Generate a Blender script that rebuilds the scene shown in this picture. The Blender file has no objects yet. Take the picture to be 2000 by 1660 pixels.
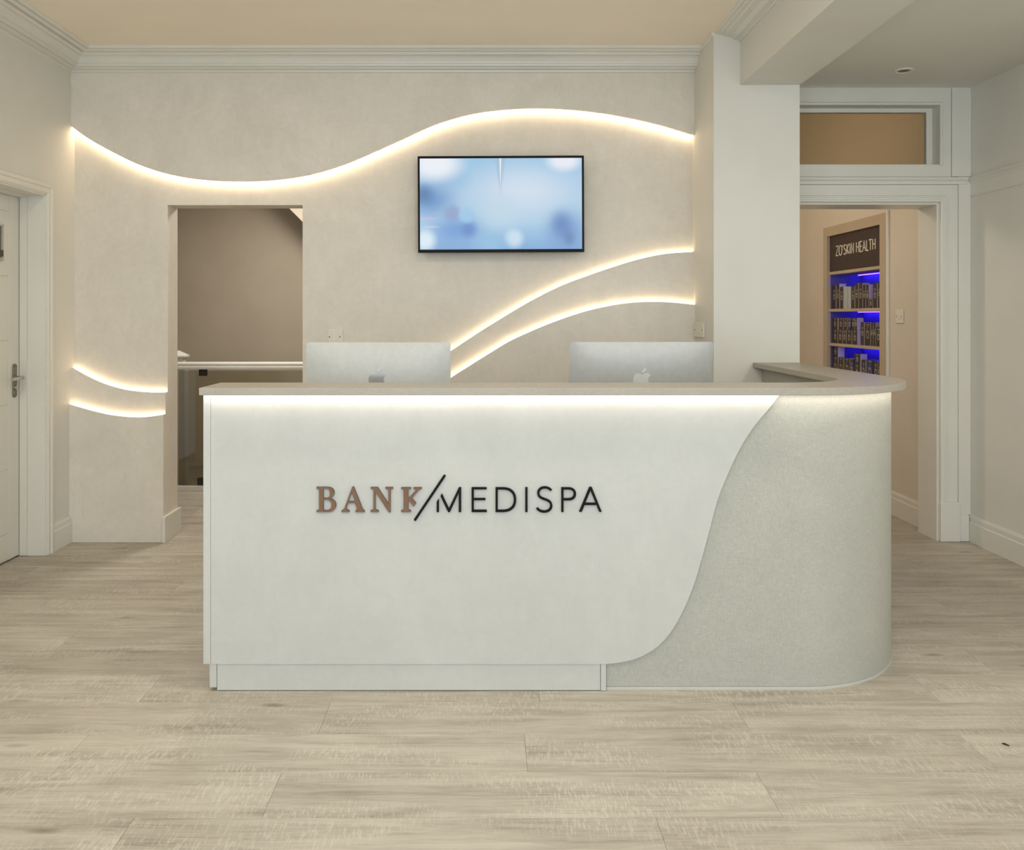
import bpy, bmesh, math, random
from mathutils import Vector, Matrix
from mathutils.geometry import tessellate_polygon

random.seed(7)
S = bpy.context.scene
COL = S.collection

# ------------------------------------------------------------------ camera
F, CX, CY, H = 1650.0, 945.0, 618.0, 1.40      # focal length (px), vanishing point, eye height
cam = bpy.data.cameras.new('camera')
cam.sensor_fit = 'HORIZONTAL'
cam.sensor_width = 36.0
cam.lens = 36.0 * F / 2000.0
cam.shift_x = (1000.0 - CX) / 2000.0
cam.shift_y = (CY - 830.0) / 2000.0
cam.clip_start = 0.05
camo = bpy.data.objects.new('camera', cam)
camo.location = (0, 0, H)
camo.rotation_euler = (math.pi / 2, 0, 0)
COL.objects.link(camo)
S.camera = camo


def at(px, py, Y):
    return Vector(((px - CX) * Y / F, Y, H - (py - CY) * Y / F))


def lin(c):
    r = []
    for v in c:
        v = v / 255.0
        r.append(v / 12.92 if v <= 0.04045 else ((v + 0.055) / 1.055) ** 2.4)
    return (r[0], r[1], r[2], 1.0)


# ------------------------------------------------------------------ world, exposure, lights
W = bpy.data.worlds.new('world')
S.world = W
W.use_nodes = True
W.node_tree.nodes['Background'].inputs[0].default_value = (0.80, 0.90, 1.0, 1)
W.node_tree.nodes['Background'].inputs[1].default_value = 0.6
S.view_settings.view_transform = 'Standard'
S.view_settings.look = 'None'
S.view_settings.exposure = 0.0
S.view_settings.gamma = 1.0
S.view_settings.use_curve_mapping = False
S.cycles.use_denoising = True
S.cycles.max_bounces = 8
S.cycles.diffuse_bounces = 5
S.cycles.glossy_bounces = 3
S.cycles.use_adaptive_sampling = True
S.cycles.adaptive_threshold = 0.03
S.cycles.caustics_reflective = False
S.cycles.caustics_refractive = False
S.cycles.sample_clamp_indirect = 6.0


def area_light(name, loc, target, sx, sy, power, col):
    d = bpy.data.lights.new(name, 'AREA')
    d.shape = 'RECTANGLE'
    d.size, d.size_y = sx, sy
    d.energy = power
    d.color = lin(col)[:3]
    o = bpy.data.objects.new(name, d)
    o.location = loc
    o.rotation_euler = (Vector(target) - Vector(loc)).to_track_quat('-Z', 'Z').to_euler()
    COL.objects.link(o)
    return o


# daylight through the shop window in the wall behind the camera
area_light('window_daylight', (0.2, -1.55, 1.55), (0.2, 3.0, 1.50), 4.6, 2.3, 126, (226, 239, 252))
# unseen ceiling lights added above the frame to even out the reception light
for _x, _y, _z in ((-1.7, 0.9, 3.01), (0.2, 0.9, 3.01), (-1.7, 2.7, 3.01), (0.2, 2.7, 3.01), (2.45, 0.9, 2.815), (2.45, 2.7, 2.815)):
    area_light('ceiling_fill', (_x, _y, _z), (_x, _y, 0), 0.14, 0.14, 12, (255, 246, 232))
# unseen fill lights added in the side room and the stair hall
# point light without fixture behind the pier, added to light the side room
_d = bpy.data.lights.new('side_room_fill', 'POINT')
_d.energy = 34
_d.color = lin((255, 238, 216))[:3]
_d.shadow_soft_size = 0.14
_o = bpy.data.objects.new('side_room_fill', _d)
_o.location = (1.0, 6.45, 2.50)
COL.objects.link(_o)
area_light('stair_hall_fill', (-1.5, 6.65, 2.72), (-1.5, 6.65, 0), 0.5, 0.5, 38, (255, 248, 238))  # no fitting here, added to brighten the hall and stair well

# ------------------------------------------------------------------ material helpers


class NT:
    def __init__(self, name):
        self.m = bpy.data.materials.new(name)
        self.m.use_nodes = True
        self.t = self.m.node_tree
        self.b = self.t.nodes['Principled BSDF']
        self.out = self.t.nodes['Material Output']

    def n(self, kind, **kw):
        nd = self.t.nodes.new(kind)
        for k, v in kw.items():
            setattr(nd, k, v)
        return nd

    def l(self, a, b):
        self.t.links.new(a, b)

    def coord(self, scale=(1, 1, 1), which='Object', rot=(0, 0, 0)):
        c = self.n('ShaderNodeTexCoord')
        mp = self.n('ShaderNodeMapping')
        mp.inputs['Scale'].default_value = scale
        mp.inputs['Rotation'].default_value = rot
        self.l(c.outputs[which], mp.inputs['Vector'])
        return mp.outputs['Vector']

    def noise(self, vec, scale=5, detail=4, rough=0.5, dist=0.0):
        nd = self.n('ShaderNodeTexNoise')
        nd.inputs['Scale'].default_value = scale
        nd.inputs['Detail'].default_value = detail
        nd.inputs['Roughness'].default_value = rough
        nd.inputs['Distortion'].default_value = dist
        self.l(vec, nd.inputs['Vector'])
        return nd.outputs['Fac']

    def ramp(self, fac, stops):
        r = self.n('ShaderNodeValToRGB')
        e = r.color_ramp.elements
        while len(e) < len(stops):
            e.new(0.5)
        for k, (p, c) in enumerate(stops):
            e[k].position = p
            e[k].color = c
        self.l(fac, r.inputs['Fac'])
        return r.outputs['Color']

    def math(self, op, a, b=None, c=None, clamp=False):
        nd = self.n('ShaderNodeMath', operation=op)
        nd.use_clamp = clamp
        for i, v in enumerate((a, b, c)):
            if v is None:
                continue
            if isinstance(v, (int, float)):
                nd.inputs[i].default_value = v
            else:
                self.l(v, nd.inputs[i])
        return nd.outputs[0]

    def mix(self, fac, a, b, blend='MIX'):
        nd = self.n('ShaderNodeMix', data_type='RGBA', blend_type=blend)
        for key, v in ((0, fac), (6, a), (7, b)):
            if isinstance(v, (int, float)):
                nd.inputs[key].default_value = v
            elif isinstance(v, tuple):
                nd.inputs[key].default_value = v
            else:
                self.l(v, nd.inputs[key])
        return nd.outputs[2]

    def bump(self, height, strength=0.2, dist=0.002):
        b = self.n('ShaderNodeBump')
        b.inputs['Strength'].default_value = strength
        b.inputs['Distance'].default_value = dist
        self.l(height, b.inputs['Height'])
        self.l(b.outputs['Normal'], self.b.inputs['Normal'])


def paint(name, c, rough=0.5, var=5, spec=0.4, scale=3.0):
    t = NT(name)
    v = t.coord()
    f = t.noise(v, scale, 3)
    a = tuple(max(0, x - var) for x in c)
    b = tuple(min(255, x + var) for x in c)
    t.l(t.ramp(f, [(0.3, lin(a)), (0.7, lin(b))]), t.b.inputs['Base Color'])
    t.b.inputs['Roughness'].default_value = rough
    t.b.inputs['Specular IOR Level'].default_value = spec
    t.bump(t.noise(v, 160, 2), 0.06, 0.001)
    return t.m


def plaster(name, c, var=9, rough=0.55):
    """trowelled polished plaster: cloudy patches and small pale flecks"""
    t = NT(name)
    v = t.coord((1, 1, 1))
    big = t.noise(v, 2.2, 5, 0.55, 1.2)
    med = t.noise(t.coord((1, 1, 1.3)), 9, 7, 0.68, 2.2)
    scr = t.noise(t.coord((14, 14, 5), 'Object', (0.0, 0.6, 0.0)), 1.6, 8, 0.75, 1.0)
    f = t.math('ADD', t.math('MULTIPLY', big, 0.42), t.math('ADD', t.math('MULTIPLY', med, 0.30), t.math('MULTIPLY', scr, 0.28)))
    a = tuple(max(0, x - var) for x in c)
    b = tuple(min(255, x + var) for x in c)
    col = t.ramp(f, [(0.33, lin(a)), (0.5, lin(c)), (0.67, lin(b))])
    t.l(col, t.b.inputs['Base Color'])
    t.b.inputs['Roughness'].default_value = rough
    t.b.inputs['Specular IOR Level'].default_value = 0.3
    t.bump(med, 0.10, 0.002)
    return t.m


def woven(name, c, var=11, rough=0.55, spec=0.3):
    """laminate with a fine linen weave"""
    t = NT(name)
    hz = t.noise(t.coord((55, 55, 620)), 1, 2, 0.6)
    vt = t.noise(t.coord((480, 480, 60)), 1, 2, 0.6)
    cloud = t.noise(t.coord(), 6, 3)
    f = t.math('ADD', t.math('MULTIPLY', hz, 0.5), t.math('MULTIPLY', vt, 0.5))
    f2 = t.math('ADD', t.math('MULTIPLY', f, 0.85), t.math('MULTIPLY', cloud, 0.15))
    a = tuple(max(0, x - var) for x in c)
    b = tuple(min(255, x + var) for x in c)
    t.l(t.ramp(f2, [(0.36, lin(a)), (0.64, lin(b))]), t.b.inputs['Base Color'])
    t.b.inputs['Roughness'].default_value = rough
    t.b.inputs['Specular IOR Level'].default_value = spec
    t.bump(f, 0.15 if rough > 0.45 else 0.04, 0.001)
    return t.m


def plain(name, c, rough=0.4, metal=0.0, spec=0.5):
    t = NT(name)
    f = t.noise(t.coord(), 40, 2)
    a = tuple(max(0, x - 3) for x in c)
    b = tuple(min(255, x + 3) for x in c)
    t.l(t.ramp(f, [(0.3, lin(a)), (0.7, lin(b))]), t.b.inputs['Base Color'])
    t.b.inputs['Roughness'].default_value = rough
    t.b.inputs['Metallic'].default_value = metal
    t.b.inputs['Specular IOR Level'].default_value = spec
    return t.m


def emit(name, col, strength):
    t = NT(name)
    e = t.n('ShaderNodeEmission')
    e.inputs[0].default_value = lin(col)
    e.inputs[1].default_value = strength
    t.l(e.outputs[0], t.out.inputs['Surface'])
    return t.m


def glass(name, tint, gloss=0.10):
    t = NT(name)
    tr = t.n('ShaderNodeBsdfTransparent')
    tr.inputs[0].default_value = lin(tint)
    gl = t.n('ShaderNodeBsdfGlossy')
    gl.inputs['Roughness'].default_value = 0.03
    mx = t.n('ShaderNodeMixShader')
    fr = t.n('ShaderNodeFresnel')
    fr.inputs[0].default_value = 1.5
    t.l(t.math('MULTIPLY', fr.outputs[0], 1.0), mx.inputs[0])
    t.l(tr.outputs[0], mx.inputs[1])
    t.l(gl.outputs[0], mx.inputs[2])
    t.l(mx.outputs[0], t.out.inputs['Surface'])
    return t.m


def wood_floor(name):
    t = NT(name)
    tc = t.n('ShaderNodeTexCoord')
    oi = t.n('ShaderNodeObjectInfo')
    off = t.n('ShaderNodeVectorMath', operation='SCALE')
    cmb = t.n('ShaderNodeCombineXYZ')
    cmb.inputs[0].default_value = 37.0
    cmb.inputs[1].default_value = 61.0
    cmb.inputs[2].default_value = 23.0
    t.l(cmb.outputs[0], off.inputs[0])
    t.l(oi.outputs['Random'], off.inputs['Scale'])
    base = t.n('ShaderNodeVectorMath', operation='ADD')
    t.l(tc.outputs['Object'], base.inputs[0])
    t.l(off.outputs[0], base.inputs[1])

    def mp(scale, rot=0.0):
        m = t.n('ShaderNodeMapping')
        m.inputs['Scale'].default_value = scale
        m.inputs['Rotation'].default_value = (0, 0, rot)
        t.l(base.outputs[0], m.inputs['Vector'])
        return m.outputs['Vector']
    g1 = t.noise(mp((1.5, 20, 1)), 1, 8, 0.66, 0.6)
    g2 = t.noise(mp((10, 210, 1)), 1, 4, 0.75, 0.3)
    cloud = t.noise(mp((3.2, 5, 1)), 1, 3, 0.5)
    saw = t.noise(mp((150, 26, 1), 0.22), 1, 2, 0.6)
    sawmask = t.noise(mp((2.4, 7, 1)), 1, 2, 0.5)
    f = t.math('ADD', t.math('MULTIPLY', g1, 0.50), t.math('MULTIPLY', g2, 0.30))
    f = t.math('ADD', f, t.math('MULTIPLY', cloud, 0.20))
    col = t.ramp(f, [(0.30, lin((122, 113, 100))), (0.43, lin((162, 154, 141))),
                     (0.56, lin((186, 179, 166))), (0.72, lin((201, 195, 183)))])
    # saw marks: pale cross-grain ticks in patches
    sm = t.math('MULTIPLY', t.ramp(saw, [(0.50, (0, 0, 0, 1)), (0.62, (1, 1, 1, 1))]),
                t.ramp(sawmask, [(0.42, (0, 0, 0, 1)), (0.60, (1, 1, 1, 1))]))
    col = t.mix(t.math('MULTIPLY', sm, 0.42), col, lin((212, 206, 194)))
    # knots
    vo = t.n('ShaderNodeTexVoronoi')
    vo.inputs['Scale'].default_value = 1.0
    t.l(mp((2.6, 9, 1)), vo.inputs['Vector'])
    kd = t.ramp(vo.outputs['Distance'], [(0.03, (1, 1, 1, 1)), (0.16, (0, 0, 0, 1))])
    sel = t.n('ShaderNodeSeparateColor')
    t.l(vo.outputs['Color'], sel.inputs[0])
    pick = t.math('GREATER_THAN', sel.outputs[0], 0.72)
    col = t.mix(t.math('MULTIPLY', t.math('MULTIPLY', kd, pick), 0.62), col, lin((104, 90, 74)))
    # plank to plank tone
    tone = t.ramp(oi.outputs['Random'], [(0.0, lin((244, 242, 239))), (1.0, lin((255, 255, 253)))])
    col = t.mix(1.0, col, tone, 'MULTIPLY')
    t.l(col, t.b.inputs['Base Color'])
    t.b.inputs['Roughness'].default_value = 0.55
    t.b.inputs['Specular IOR Level'].default_value = 0.35
    hgt = t.math('ADD', t.math('MULTIPLY', g2, 0.6), t.math('MULTIPLY', sm, 0.5))
    t.bump(hgt, 0.16, 0.002)
    return t.m


def screen_picture(name, x0, x1, z0, z1, strength):
    """the picture on the television: blurred blue discs and a white needle"""
    t = NT(name)
    tc = t.n('ShaderNodeTexCoord')
    sp = t.n('ShaderNodeSeparateXYZ')
    t.l(tc.outputs['Object'], sp.inputs[0])
    asp = (x1 - x0) / (z1 - z0)
    u = t.math('MULTIPLY', t.math('SUBTRACT', sp.outputs[0], x0), asp / (x1 - x0))   # 0..asp
    v = t.math('MULTIPLY', t.math('SUBTRACT', z1, sp.outputs[2]), 1 / (z1 - z0))     # 0..1 downwards
    col = t.ramp(v, [(0.0, lin((160, 200, 228))), (0.35, lin((178, 206, 230))), (0.7, lin((176, 208, 230))),
                     (1.0, lin((140, 178, 220)))])
    blobs = [  # cx, cy (0..1), rx, ry in screen heights, softness, colour, amount
        (0.64, 0.36, 0.85, 0.45, 1.0, (210, 224, 238), 1.0),
        (0.50, 0.60, 0.35, 0.30, 1.0, (196, 218, 232), 0.8),
        (0.22, 0.22, 0.25, 0.22, 1.0, (160, 196, 224), 0.8),
        (0.06, 0.45, 0.42, 0.30, 1.0, (122, 158, 204), 1.0),
        (0.02, 0.39, 0.17, 0.16, 0.9, (108, 138, 176), 0.9),
        (0.22, 0.78, 0.42, 0.26, 1.0, (132, 168, 216), 1.0),
        (0.30, 0.78, 0.14, 0.14, 0.9, (118, 150, 204), 0.9),
        (0.09, 0.06, 0.42, 0.25, 0.75, (236, 240, 247), 1.0),
        (0.89, 0.02, 0.26, 0.17, 0.7, (232, 236, 244), 1.0),
        (0.20, 0.60, 0.135, 0.135, 0.75, (152, 166, 203), 0.8),
        (0.287, 0.62, 0.115, 0.12, 0.6, (166, 204, 232), 0.85),
        (0.03, 0.66, 0.20, 0.03, 0.9, (196, 196, 226), 0.8),
        (0.06, 0.75, 0.15, 0.02, 0.9, (206, 206, 232), 0.8),
        (0.03, 0.90, 0.17, 0.18, 0.8, (222, 238, 246), 1.0),
        (0.90, 0.80, 0.34, 0.36, 1.0, (132, 162, 208), 1.0),
        (0.87, 0.72, 0.17, 0.2, 1.0, (114, 144, 192), 0.8),
        (0.92, 0.88, 0.10, 0.13, 1.0, (112, 140, 178), 0.7),
        (0.58, 0.88, 0.145, 0.145, 0.75, (206, 226, 240), 0.95),
        (0.43, 0.95, 0.30, 0.18, 1.0, (158, 198, 228), 0.8),
    ]
    for cx, cy, rx, ry, soft, c, amt in blobs:
        du = t.math('MULTIPLY', t.math('SUBTRACT', u, cx * asp), 1 / rx)
        dv = t.math('MULTIPLY', t.math('SUBTRACT', v, cy), 1 / ry)
        d = t.math('SQRT', t.math('ADD', t.math('MULTIPLY', du, du), t.math('MULTIPLY', dv, dv)))
        mr = t.n('ShaderNodeMapRange', interpolation_type='SMOOTHSTEP')
        mr.inputs['From Min'].default_value = 1.0 - soft
        mr.inputs['From Max'].default_value = 1.0
        mr.inputs['To Min'].default_value = amt
        mr.inputs['To Max'].default_value = 0.0
        t.l(d, mr.inputs['Value'])
        col = t.mix(mr.outputs[0], col, lin(c))
    # needle: two soft grey flanks narrowing to a point and a bright core
    dx = t.math('ABSOLUTE', t.math('SUBTRACT', u, 0.497 * asp))
    wdt = t.math('MULTIPLY', t.math('SUBTRACT', 0.47, v), 0.15)
    fl = t.math('MULTIPLY', t.math('SUBTRACT', wdt, dx), 45, clamp=True)
    col = t.mix(t.math('MULTIPLY', fl, 0.55), col, lin((168, 188, 206)))
    core = t.math('MULTIPLY', t.math('SUBTRACT', t.math('MULTIPLY', wdt, 0.16), dx), 200, clamp=True)
    col = t.mix(core, col, lin((236, 240, 244)))
    e = t.n('ShaderNodeEmission')
    e.inputs[1].default_value = strength
    t.l(col, e.inputs[0])
    t.l(e.outputs[0], t.out.inputs['Surface'])
    return t.m


M = {
    'wall': paint('wall_paint', (219, 217, 208), 0.6, 2),
    'ceil': paint('ceiling_paint', (242, 232, 214), 0.7, 2),
    'gloss': paint('white_gloss_paint', (221, 219, 209), 0.32, 2),
    'plaster': plaster('feature_plaster', (222, 215, 202), 10),
    'deskplaster': plaster('desk_plaster', (193, 193, 187), 6, 0.5),
    'deskwhite': paint('desk_white', (194, 194, 188), 0.4, 2),
    'weave': woven('linen_laminate', (175, 174, 164)),
    'weavetop': woven('linen_counter', (168, 161, 149), 9, 0.40, 0.35),
    'floor': wood_floor('oak_planks'),
    'slab': paint('screed', (120, 112, 100), 0.9, 4),
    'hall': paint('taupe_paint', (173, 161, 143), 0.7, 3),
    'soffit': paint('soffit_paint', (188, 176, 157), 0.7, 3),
    'peach': paint('side_room_paint', (214, 205, 190), 0.7, 2),
    'cab': paint('cabinet_laminate', (186, 170, 147), 0.5, 4),
    'cabbluelit': plain('cabinet_interior_lit_blue', (92, 88, 118), 0.45),  # pale laminate made darker and bluer, LED light put into the colour
    'signdark': plain('sign_panel', (58, 46, 42), 0.45),
    'cream': plain('cream_lettering', (232, 222, 200), 0.5),
    'bronze': plain('brushed_bronze', (122, 94, 73), 0.5, 0.1, 0.25),
    'bronze_edge': plain('bronze_edge', (58, 42, 30), 0.6, 0.0, 0.2),
    'black': plain('black_metal', (17, 16, 13), 0.6, 0.0, 0.15),
    'tvblack': plain('tv_bezel', (18, 18, 18), 0.5, 0.0, 0.15),
    'chrome': plain('brushed_steel', (196, 192, 184), 0.28, 0.9),
    'steel': plain('satin_steel', (140, 134, 122), 0.42, 0.7),
    'alu': plain('aluminium', (190, 191, 187), 0.5, 0.1),
    'logoshine': plain('logo_painted_shine', (226, 227, 224), 0.25, 0.1),  # second emblem, its reflection painted in as a paler colour
    'logo': plain('polished_logo', (160, 161, 158), 0.18, 0.2),
    'scrblack': plain('dark_display', (12, 12, 14), 0.12),
    'plastic': plain('white_plastic', (226, 220, 206), 0.35),
    'screw': plain('screw_head', (70, 62, 50), 0.5),
    'box': plain('charcoal_card', (52, 44, 46), 0.42),
    'boxsilver': plain('silver_card', (190, 200, 206), 0.3, 0.3),
    'boxedge': plain('ivory_card', (206, 194, 172), 0.5),
    'boxblue': plain('navy_card', (32, 46, 92), 0.4),
    'ink': plain('ivory_ink', (210, 200, 176), 0.5),
    'led': emit('warm_led', (255, 226, 188), 11.0),
    'ledtop': emit('warm_led_wave', (255, 226, 188), 12.5),
    'leddesk': emit('desk_led', (255, 246, 232), 29.0),
    'ledblue': emit('blue_led', (52, 30, 255), 36.0),
    'glass': glass('clear_glass', (228, 227, 218)),
    'transom': glass('transom_glass', (222, 216, 204)),
    'dark': plain('dark_parts_and_shadow', (40, 36, 30), 0.8),  # clamps and twig, also the painted shadow under the plinth
    'acryl': glass('acrylic', (238, 236, 228)),
}

# ------------------------------------------------------------------ mesh helpers


def thing(name, label=None, cat=None, loc=(0, 0, 0), group=None, kind=None):
    o = bpy.data.objects.new(name, None)
    o.empty_display_size = 0.1
    COL.objects.link(o)
    o.location = loc
    return tag(o, label, cat, group, kind)


def tag(o, label=None, cat=None, group=None, kind=None):
    for k, v in (('label', label), ('category', cat), ('group', group), ('kind', kind)):
        if v:
            o[k] = v
    return o


def wloc(o):
    v = Vector(o.location)
    while o.parent:
        o = o.parent
        v += Vector(o.location)
    return v


def link(name, me, mats, parent=None, smooth=False, bevel=0.0):
    if not isinstance(mats, (list, tuple)):
        mats = [mats]
    for m in mats:
        me.materials.append(M[m] if isinstance(m, str) else m)
    o = bpy.data.objects.new(name, me)
    COL.objects.link(o)
    if parent:
        o.parent = parent
        o.location = -wloc(parent)
    if smooth:
        for p in me.polygons:
            p.use_smooth = True
    if bevel > 0:
        b = o.modifiers.new('bevel', 'BEVEL')
        b.width = bevel
        b.segments = 2
        b.limit_method = 'ANGLE'
        b.angle_limit = math.radians(50)
    return o


def mesh(name, verts, faces):
    me = bpy.data.meshes.new(name)
    me.from_pydata([tuple(v) for v in verts], [], faces)
    bm = bmesh.new()
    bm.from_mesh(me)
    bmesh.ops.remove_doubles(bm, verts=bm.verts, dist=1e-6)
    bmesh.ops.recalc_face_normals(bm, faces=bm.faces)
    bm.to_mesh(me)
    bm.free()
    return me


def box_vf(x0, x1, y0, y1, z0, z1, base=0):
    v = [(x0, y0, z0), (x1, y0, z0), (x1, y1, z0), (x0, y1, z0), (x0, y0, z1), (x1, y0, z1), (x1, y1, z1), (x0, y1, z1)]
    f = [(0, 3, 2, 1), (4, 5, 6, 7), (0, 1, 5, 4), (1, 2, 6, 5), (2, 3, 7, 6), (3, 0, 4, 7)]
    return v, [tuple(i + base for i in q) for q in f]


def box(name, x0, x1, y0, y1, z0, z1, m, parent=None, bevel=0.0):
    v, f = box_vf(min(x0, x1), max(x0, x1), min(y0, y1), max(y0, y1), min(z0, z1), max(z0, z1))
    return link(name, mesh(name, v, f), m, parent, bevel=bevel)


def boxes(name, lst, m, parent=None, bevel=0.0):
    V, Fc = [], []
    for b in lst:
        v, f = box_vf(*b, base=len(V))
        V += v
        Fc += f
    me = bpy.data.meshes.new(name)
    me.from_pydata(V, [], Fc)
    return link(name, me, m, parent, bevel=bevel)


PLANES = {'XZ': lambda u, v, w: (u, w, v), 'XY': lambda u, v, w: (u, v, w), 'YZ': lambda u, v, w: (w, u, v)}


def prism(name, loops, plane, w0, w1, m, parent=None, bevel=0.0, smooth=False):
    """a solid plate: outline loops (the first outer, the others holes) between w0 and w1"""
    fn = PLANES[plane] if isinstance(plane, str) else plane
    flat = [p for lp in loops for p in lp]
    tris = tessellate_polygon([[Vector((p[0], p[1], 0)) for p in lp] for lp in loops])
    n = len(flat)
    V = [fn(p[0], p[1], w0) for p in flat] + [fn(p[0], p[1], w1) for p in flat]
    Fc = [tuple(t) for t in tris] + [tuple(i + n for i in reversed(t)) for t in tris]
    k = 0
    for lp in loops:
        c = len(lp)
        for i in range(c):
            a, b = k + i, k + (i + 1) % c
            Fc.append((a, b, b + n, a + n))
        k += c
    me = bpy.data.meshes.new(name)
    me.from_pydata([tuple(v) for v in V], [], Fc)
    bm = bmesh.new()
    bm.from_mesh(me)
    bmesh.ops.recalc_face_normals(bm, faces=bm.faces)
    bmesh.ops.dissolve_limit(bm, angle_limit=0.001, verts=bm.verts, edges=bm.edges)
    bm.to_mesh(me)
    bm.free()
    o = link(name, me, m, parent, bevel=bevel)
    if smooth:
        smooth_by_angle(me)
    return o


def smooth_by_angle(me, deg=35):
    me.polygons.foreach_set('use_smooth', [True] * len(me.polygons))
    bm = bmesh.new()
    bm.from_mesh(me)
    for e in bm.edges:
        e.smooth = len(e.link_faces) == 2 and e.calc_face_angle(9) < math.radians(deg)
    bm.to_mesh(me)
    bm.free()


def sweep(name, path, prof, m, parent=None, left=True):
    """profile (p = distance off the path towards the room, z) run along a horizontal polyline with mitred corners"""
    pts = [Vector((p[0], p[1])) for p in path]
    n = len(pts)
    offs = []
    for i in range(n):
        ds = []
        if i > 0:
            ds.append((pts[i] - pts[i - 1]).normalized())
        if i < n - 1:
            ds.append((pts[i + 1] - pts[i]).normalized())
        ns = [Vector((-d.y, d.x)) if left else Vector((d.y, -d.x)) for d in ds]
        if len(ns) == 2:
            b = (ns[0] + ns[1]).normalized()
            offs.append(b / max(0.2, b.dot(ns[0])))
        else:
            offs.append(ns[0])
    k = len(prof)
    V, Fc = [], []
    for i in range(n):
        for p, z in prof:
            q = pts[i] + offs[i] * p
            V.append((q.x, q.y, z))
    for i in range(n - 1):
        for j in range(k):
            a, b = i * k + j, i * k + (j + 1) % k
            Fc.append((a, b, b + k, a + k))
    Fc.append(tuple(range(k)))
    Fc.append(tuple(reversed(range((n - 1) * k, n * k))))
    me = bpy.data.meshes.new(name)
    me.from_pydata(V, [], Fc)
    bm = bmesh.new()
    bm.from_mesh(me)
    bmesh.ops.recalc_face_normals(bm, faces=bm.faces)
    bm.to_mesh(me)
    bm.free()
    return link(name, me, m, parent)


def catmull(pts, seg=6):
    out = []
    n = len(pts)
    for i in range(n - 1):
        p0 = pts[max(i - 1, 0)]
        p1, p2 = pts[i], pts[i + 1]
        p3 = pts[min(i + 2, n - 1)]
        for s in range(seg):
            t = s / seg
            q = []
            for a, b, c, d in zip(p0, p1, p2, p3):
                q.append(0.5 * (2 * b + (c - a) * t + (2 * a - 5 * b + 4 * c - d) * t * t + (3 * b - a - 3 * c + d) * t ** 3))
            out.append(tuple(q))
    out.append(tuple(pts[-1]))
    return out


def bez(path, seg=8):
    """list of (x,y) line points or (x1,y1,x2,y2,x,y) cubic segments"""
    out = []
    for p in path:
        if len(p) == 2:
            out.append(p)
        else:
            a = out[-1]
            for s in range(1, seg + 1):
                t = s / seg
                k = 1 - t
                out.append((k ** 3 * a[0] + 3 * k * k * t * p[0] + 3 * k * t * t * p[2] + t ** 3 * p[4],
                            k ** 3 * a[1] + 3 * k * k * t * p[1] + 3 * k * t * t * p[3] + t ** 3 * p[5]))
    return out


def stroke(pts, w):
    """outline of a line of width w along a polyline"""
    L, R = [], []
    n = len(pts)
    P = [Vector(p) for p in pts]
    for i in range(n):
        ds = []
        if i > 0:
            ds.append((P[i] - P[i - 1]).normalized())
        if i < n - 1:
            ds.append((P[i + 1] - P[i]).normalized())
        ns = [Vector((-d.y, d.x)) for d in ds]
        b = ns[0] if len(ns) == 1 else (ns[0] + ns[1]).normalized()
        k = w / 2 / max(0.72, b.dot(ns[0]))
        L.append(tuple(P[i] + b * k))
        R.append(tuple(P[i] - b * k))
    return L + R[::-1]


def tube(name, pts, r, m, parent=None, seg=10):
    P = [Vector(p) for p in pts]
    V, Fc = [], []
    n = len(P)
    for i in range(n):
        d = (P[min(i + 1, n - 1)] - P[max(i - 1, 0)]).normalized()
        up = Vector((0, 0, 1)) if abs(d.z) < 0.9 else Vector((1, 0, 0))
        a = d.cross(up).normalized()
        b = d.cross(a)
        rr = r[i] if isinstance(r, (list, tuple)) else r
        for k in range(seg):
            t = 2 * math.pi * k / seg
            V.append(P[i] + (a * math.cos(t) + b * math.sin(t)) * rr)
    for i in range(n - 1):
        for k in range(seg):
            k2 = (k + 1) % seg
            Fc.append((i * seg + k, i * seg + k2, (i + 1) * seg + k2, (i + 1) * seg + k))
    Fc.append(tuple(range(seg)))
    Fc.append(tuple(reversed(range((n - 1) * seg, n * seg))))
    me = mesh(name, V, Fc)
    o = link(name, me, m, parent)
    smooth_by_angle(me, 50)
    return o


def ribbon(name, pts3a, pts3b, m, parent=None):
    n = len(pts3a)
    V = [tuple(p) for p in pts3a] + [tuple(p) for p in pts3b]
    Fc = [(i, i + 1, n + i + 1, n + i) for i in range(n - 1)]
    me = bpy.data.meshes.new(name)
    me.from_pydata(V, [], Fc)
    return link(name, me, m, parent)


# ================================================================== SETTING
XL, XR = -2.571, 3.037          # side walls
YW, YA, YB, YT = 5.310, 5.274, 5.238, 5.258   # back wall base, first layer, second layer, top panel
ZC, ZR = 3.020, 2.826           # main ceiling, ceiling right of the beam
PX0, PX1, PY = 1.31, 1.80, 4.814  # pier
YF = -1.6                        # wall behind the camera
YD0, YD1 = 5.27, 5.49            # wall with the right doorway
OX0, OX1, OZ = -1.987, -1.139, 2.100   # left opening

# ---- floor of planks
floor = thing('floor', 'pale grey oak plank floor running across the reception', None, (0, 0, 0), None, 'structure')
box('screed', -3.0, 3.3, YF, 9.0, -0.12, -0.012, 'slab', floor)
PW, PL = 0.2365, 1.457
rows = {0: -1.253, 1: -0.556, 2: -1.322, 3: -0.62, 4: -0.976}   # joint x of the rows counted down from y = 3.305
full = None
areas = [(-2.72, 3.03, -0.6, 5.25), (1.80, 2.84, 5.25, 5.49), (OX0 + 0.001, OX1, 5.25, 5.50), (-2.9, -0.4, 5.50, 6.86),
         (0.6, 2.9, 5.49, 8.6)]


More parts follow.
